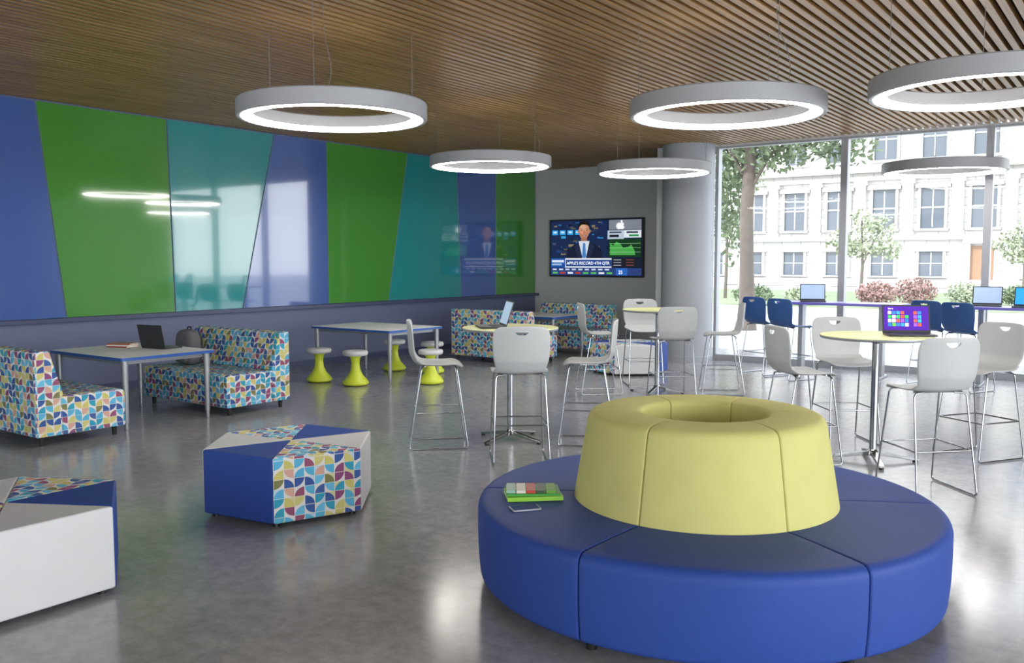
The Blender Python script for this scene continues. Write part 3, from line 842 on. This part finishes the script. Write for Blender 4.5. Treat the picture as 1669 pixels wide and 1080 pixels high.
tree(x, y, -0.03, [(0, 0, 0), (0.03, 0, 0.4), (0, 0, 1.6), (-0.03, 0, 2.9), (0.0, 0.05, 3.9), (0.05, 0.1, 5.6)], [[(-0.02, 0, 3.3), (0.5, 0.1, 4.3), (1.5, 0.3, 5.0)], [(-0.03, 0, 3.6), (-0.5, 0, 4.5), (-1.2, 0.3, 5.2)]],
     [(1.1, 0.3, 4.9, 1.8, 1.4, 0.8), (2.0, 0.8, 4.4, 0.9, 0.8, 0.5), (-0.9, 0.4, 4.7, 1.4, 1.4, 1.2), (0.6, 0, 4.2, 0.9, 0.7, 0.4), (-1.0, 1.2, 3.0, 0.5, 0.8, 1.5), (0.3, 0, 6.1, 2.5, 2.0, 1.1)], 7500, 0.09, M_leaf[0], 'mature tree with thick grey-brown trunk outside the window', 1, [0.28, 0.2, 0.17, 0.16, 0.15, 0.1])
def small_tree(R, F, blobs, m, seed, lb, n=900):
    x, y = V(R, F); h = max(b[2] for b in blobs)
    tree(x, y, -0.005, [(0, 0, 0), (0.06, 0, h*0.4), (-0.04, 0.05, h*0.95)], [[(0.05, 0, h*0.4), (0.4, 0, h*0.65), (0.9, 0, h*0.9)]], blobs, n, 0.10, m, lb, seed, [0.08, 0.06, 0.03], 0.03)
small_tree(14.9, 38, [(-0.7, 0, 2.5, 0.8, 0.8, 0.6), (0.5, 0, 3.1, 0.9, 0.8, 0.6), (0.1, 0, 2.2, 1.1, 0.8, 0.45), (1.2, 0, 2.2, 0.5, 0.6, 0.5), (-0.1, 0, 3.6, 0.5, 0.5, 0.3)], M_leaf[1], 2, 'small pale-green tree on the lawn', 1100)
small_tree(20.4, 35.5, [(-0.5, 0, 2.4, 0.7, 0.8, 0.5), (0.5, 0, 3.0, 0.9, 0.8, 0.6), (0.0, 0, 1.9, 0.8, 0.8, 0.4), (1.2, 0, 2.4, 0.7, 0.6, 0.7)], M_leaf[1], 3, 'small pale-green tree near the doorway', 1100)
small_tree(9.6, 40, [(-0.7, 0, 4.5, 1.3, 1, 1.3), (0.6, 0, 5.3, 1.1, 1, 0.8), (0.1, 0, 3.2, 0.8, 0.8, 0.8)], M_leaf[0], 4, 'leafy green tree before the stone building', 1500)
def shrub(R, F, r, h, m, seed, lb):
    x, y = V(R, F); e = root('shrub', lb, 'shrub', (x, y, -0.004), 0, group='shrubs by the lawn')
    obj('stem', tube([(0, 0, 0), (0, 0, h*0.6)], 0.04, seg=6), M_bark, e)
    obj('foliage', leaves([(0, 0, h*0.5, r, r, h*0.5)], 1100, 0.07, seed), m, e, kind='stuff')
for i, (R, F, r, h, mi_) in enumerate([(13.4, 32.6, 0.75, 0.95, 2), (15.1, 33.2, 0.8, 1.1, 2), (16.9, 33, 0.8, 0.9, 1), (11.2, 34, 0.8, 0.7, 1), (18.8, 32.8, 0.8, 0.8, 0), (20.8, 33, 0.9, 1.0, 2), (9.2, 34, 0.8, 0.8, 0)]):
    shrub(R, F, r, h, M_leaf[mi_], 20+i, ['green leafy shrub', 'pale green rounded shrub', 'reddish rounded shrub'][mi_]+' along the lawn')

# ------------------------------------------------------------ light
w = bpy.data.worlds.new('World'); scene.world = w; w.use_nodes = True
nt = w.node_tree; bg = nt.nodes['Background']
tc = nt.nodes.new('ShaderNodeTexCoord'); sp = nt.nodes.new('ShaderNodeSeparateXYZ'); nt.links.new(tc.outputs['Generated'], sp.inputs[0])
rp = nt.nodes.new('ShaderNodeValToRGB'); rp.color_ramp.elements[0].position = 0.0; rp.color_ramp.elements[0].color = (1, 0.995, 0.99, 1)
rp.color_ramp.elements[1].position = 0.8; rp.color_ramp.elements[1].color = (0.78, 0.87, 1.0, 1)
nt.links.new(sp.outputs[2], rp.inputs[0]); nt.links.new(rp.outputs[0], bg.inputs[0]); bg.inputs[1].default_value = 5.3
sd = bpy.data.lights.new('sun', 'SUN'); sd.energy = 4.4; sd.angle = math.radians(2); sd.color = (1, 0.98, 0.955)
so = bpy.data.objects.new('sun', sd); col.objects.link(so)
d = Vector((0.35, 0.65, -0.7)).normalized(); so.rotation_euler = d.to_track_quat('-Z', 'Y').to_euler(); so.location = (0, 0, 20)
def area(name, loc, dr, sx_, sy_, p, c=(1, 1, 1)):
    l = bpy.data.lights.new(name, 'AREA'); l.shape = 'RECTANGLE'; l.size = sx_; l.size_y = sy_; l.energy = p; l.color = c
    o = bpy.data.objects.new(name, l); col.objects.link(o); o.location = loc; o.rotation_euler = Vector(dr).to_track_quat('-Z', 'Y').to_euler()
area('fill_side', (XR-0.2, 2.6, 1.9), (-1, 0, 0.0), 15, 3.0, 720, (0.95, 0.98, 1))  # added fill lamp inside the right wall, brightens the room like daylight
area('fill_rear', (-1.5, YF+0.3, 1.9), (0, 1, 0.0), 18, 3.0, 420, (0.97, 0.985, 1))  # added fill lamp before the solid rear wall, which has no window

# ------------------------------------------------------------ camera
cd = bpy.data.cameras.new('camera'); cam = bpy.data.objects.new('camera', cd); col.objects.link(cam)
cam.location = (0, 0, H); cam.rotation_euler = (math.radians(90-4.6), 0, YAW)
cd.sensor_width = 36; cd.lens = 36*1447/1669; cd.clip_end = 300
scene.camera = cam
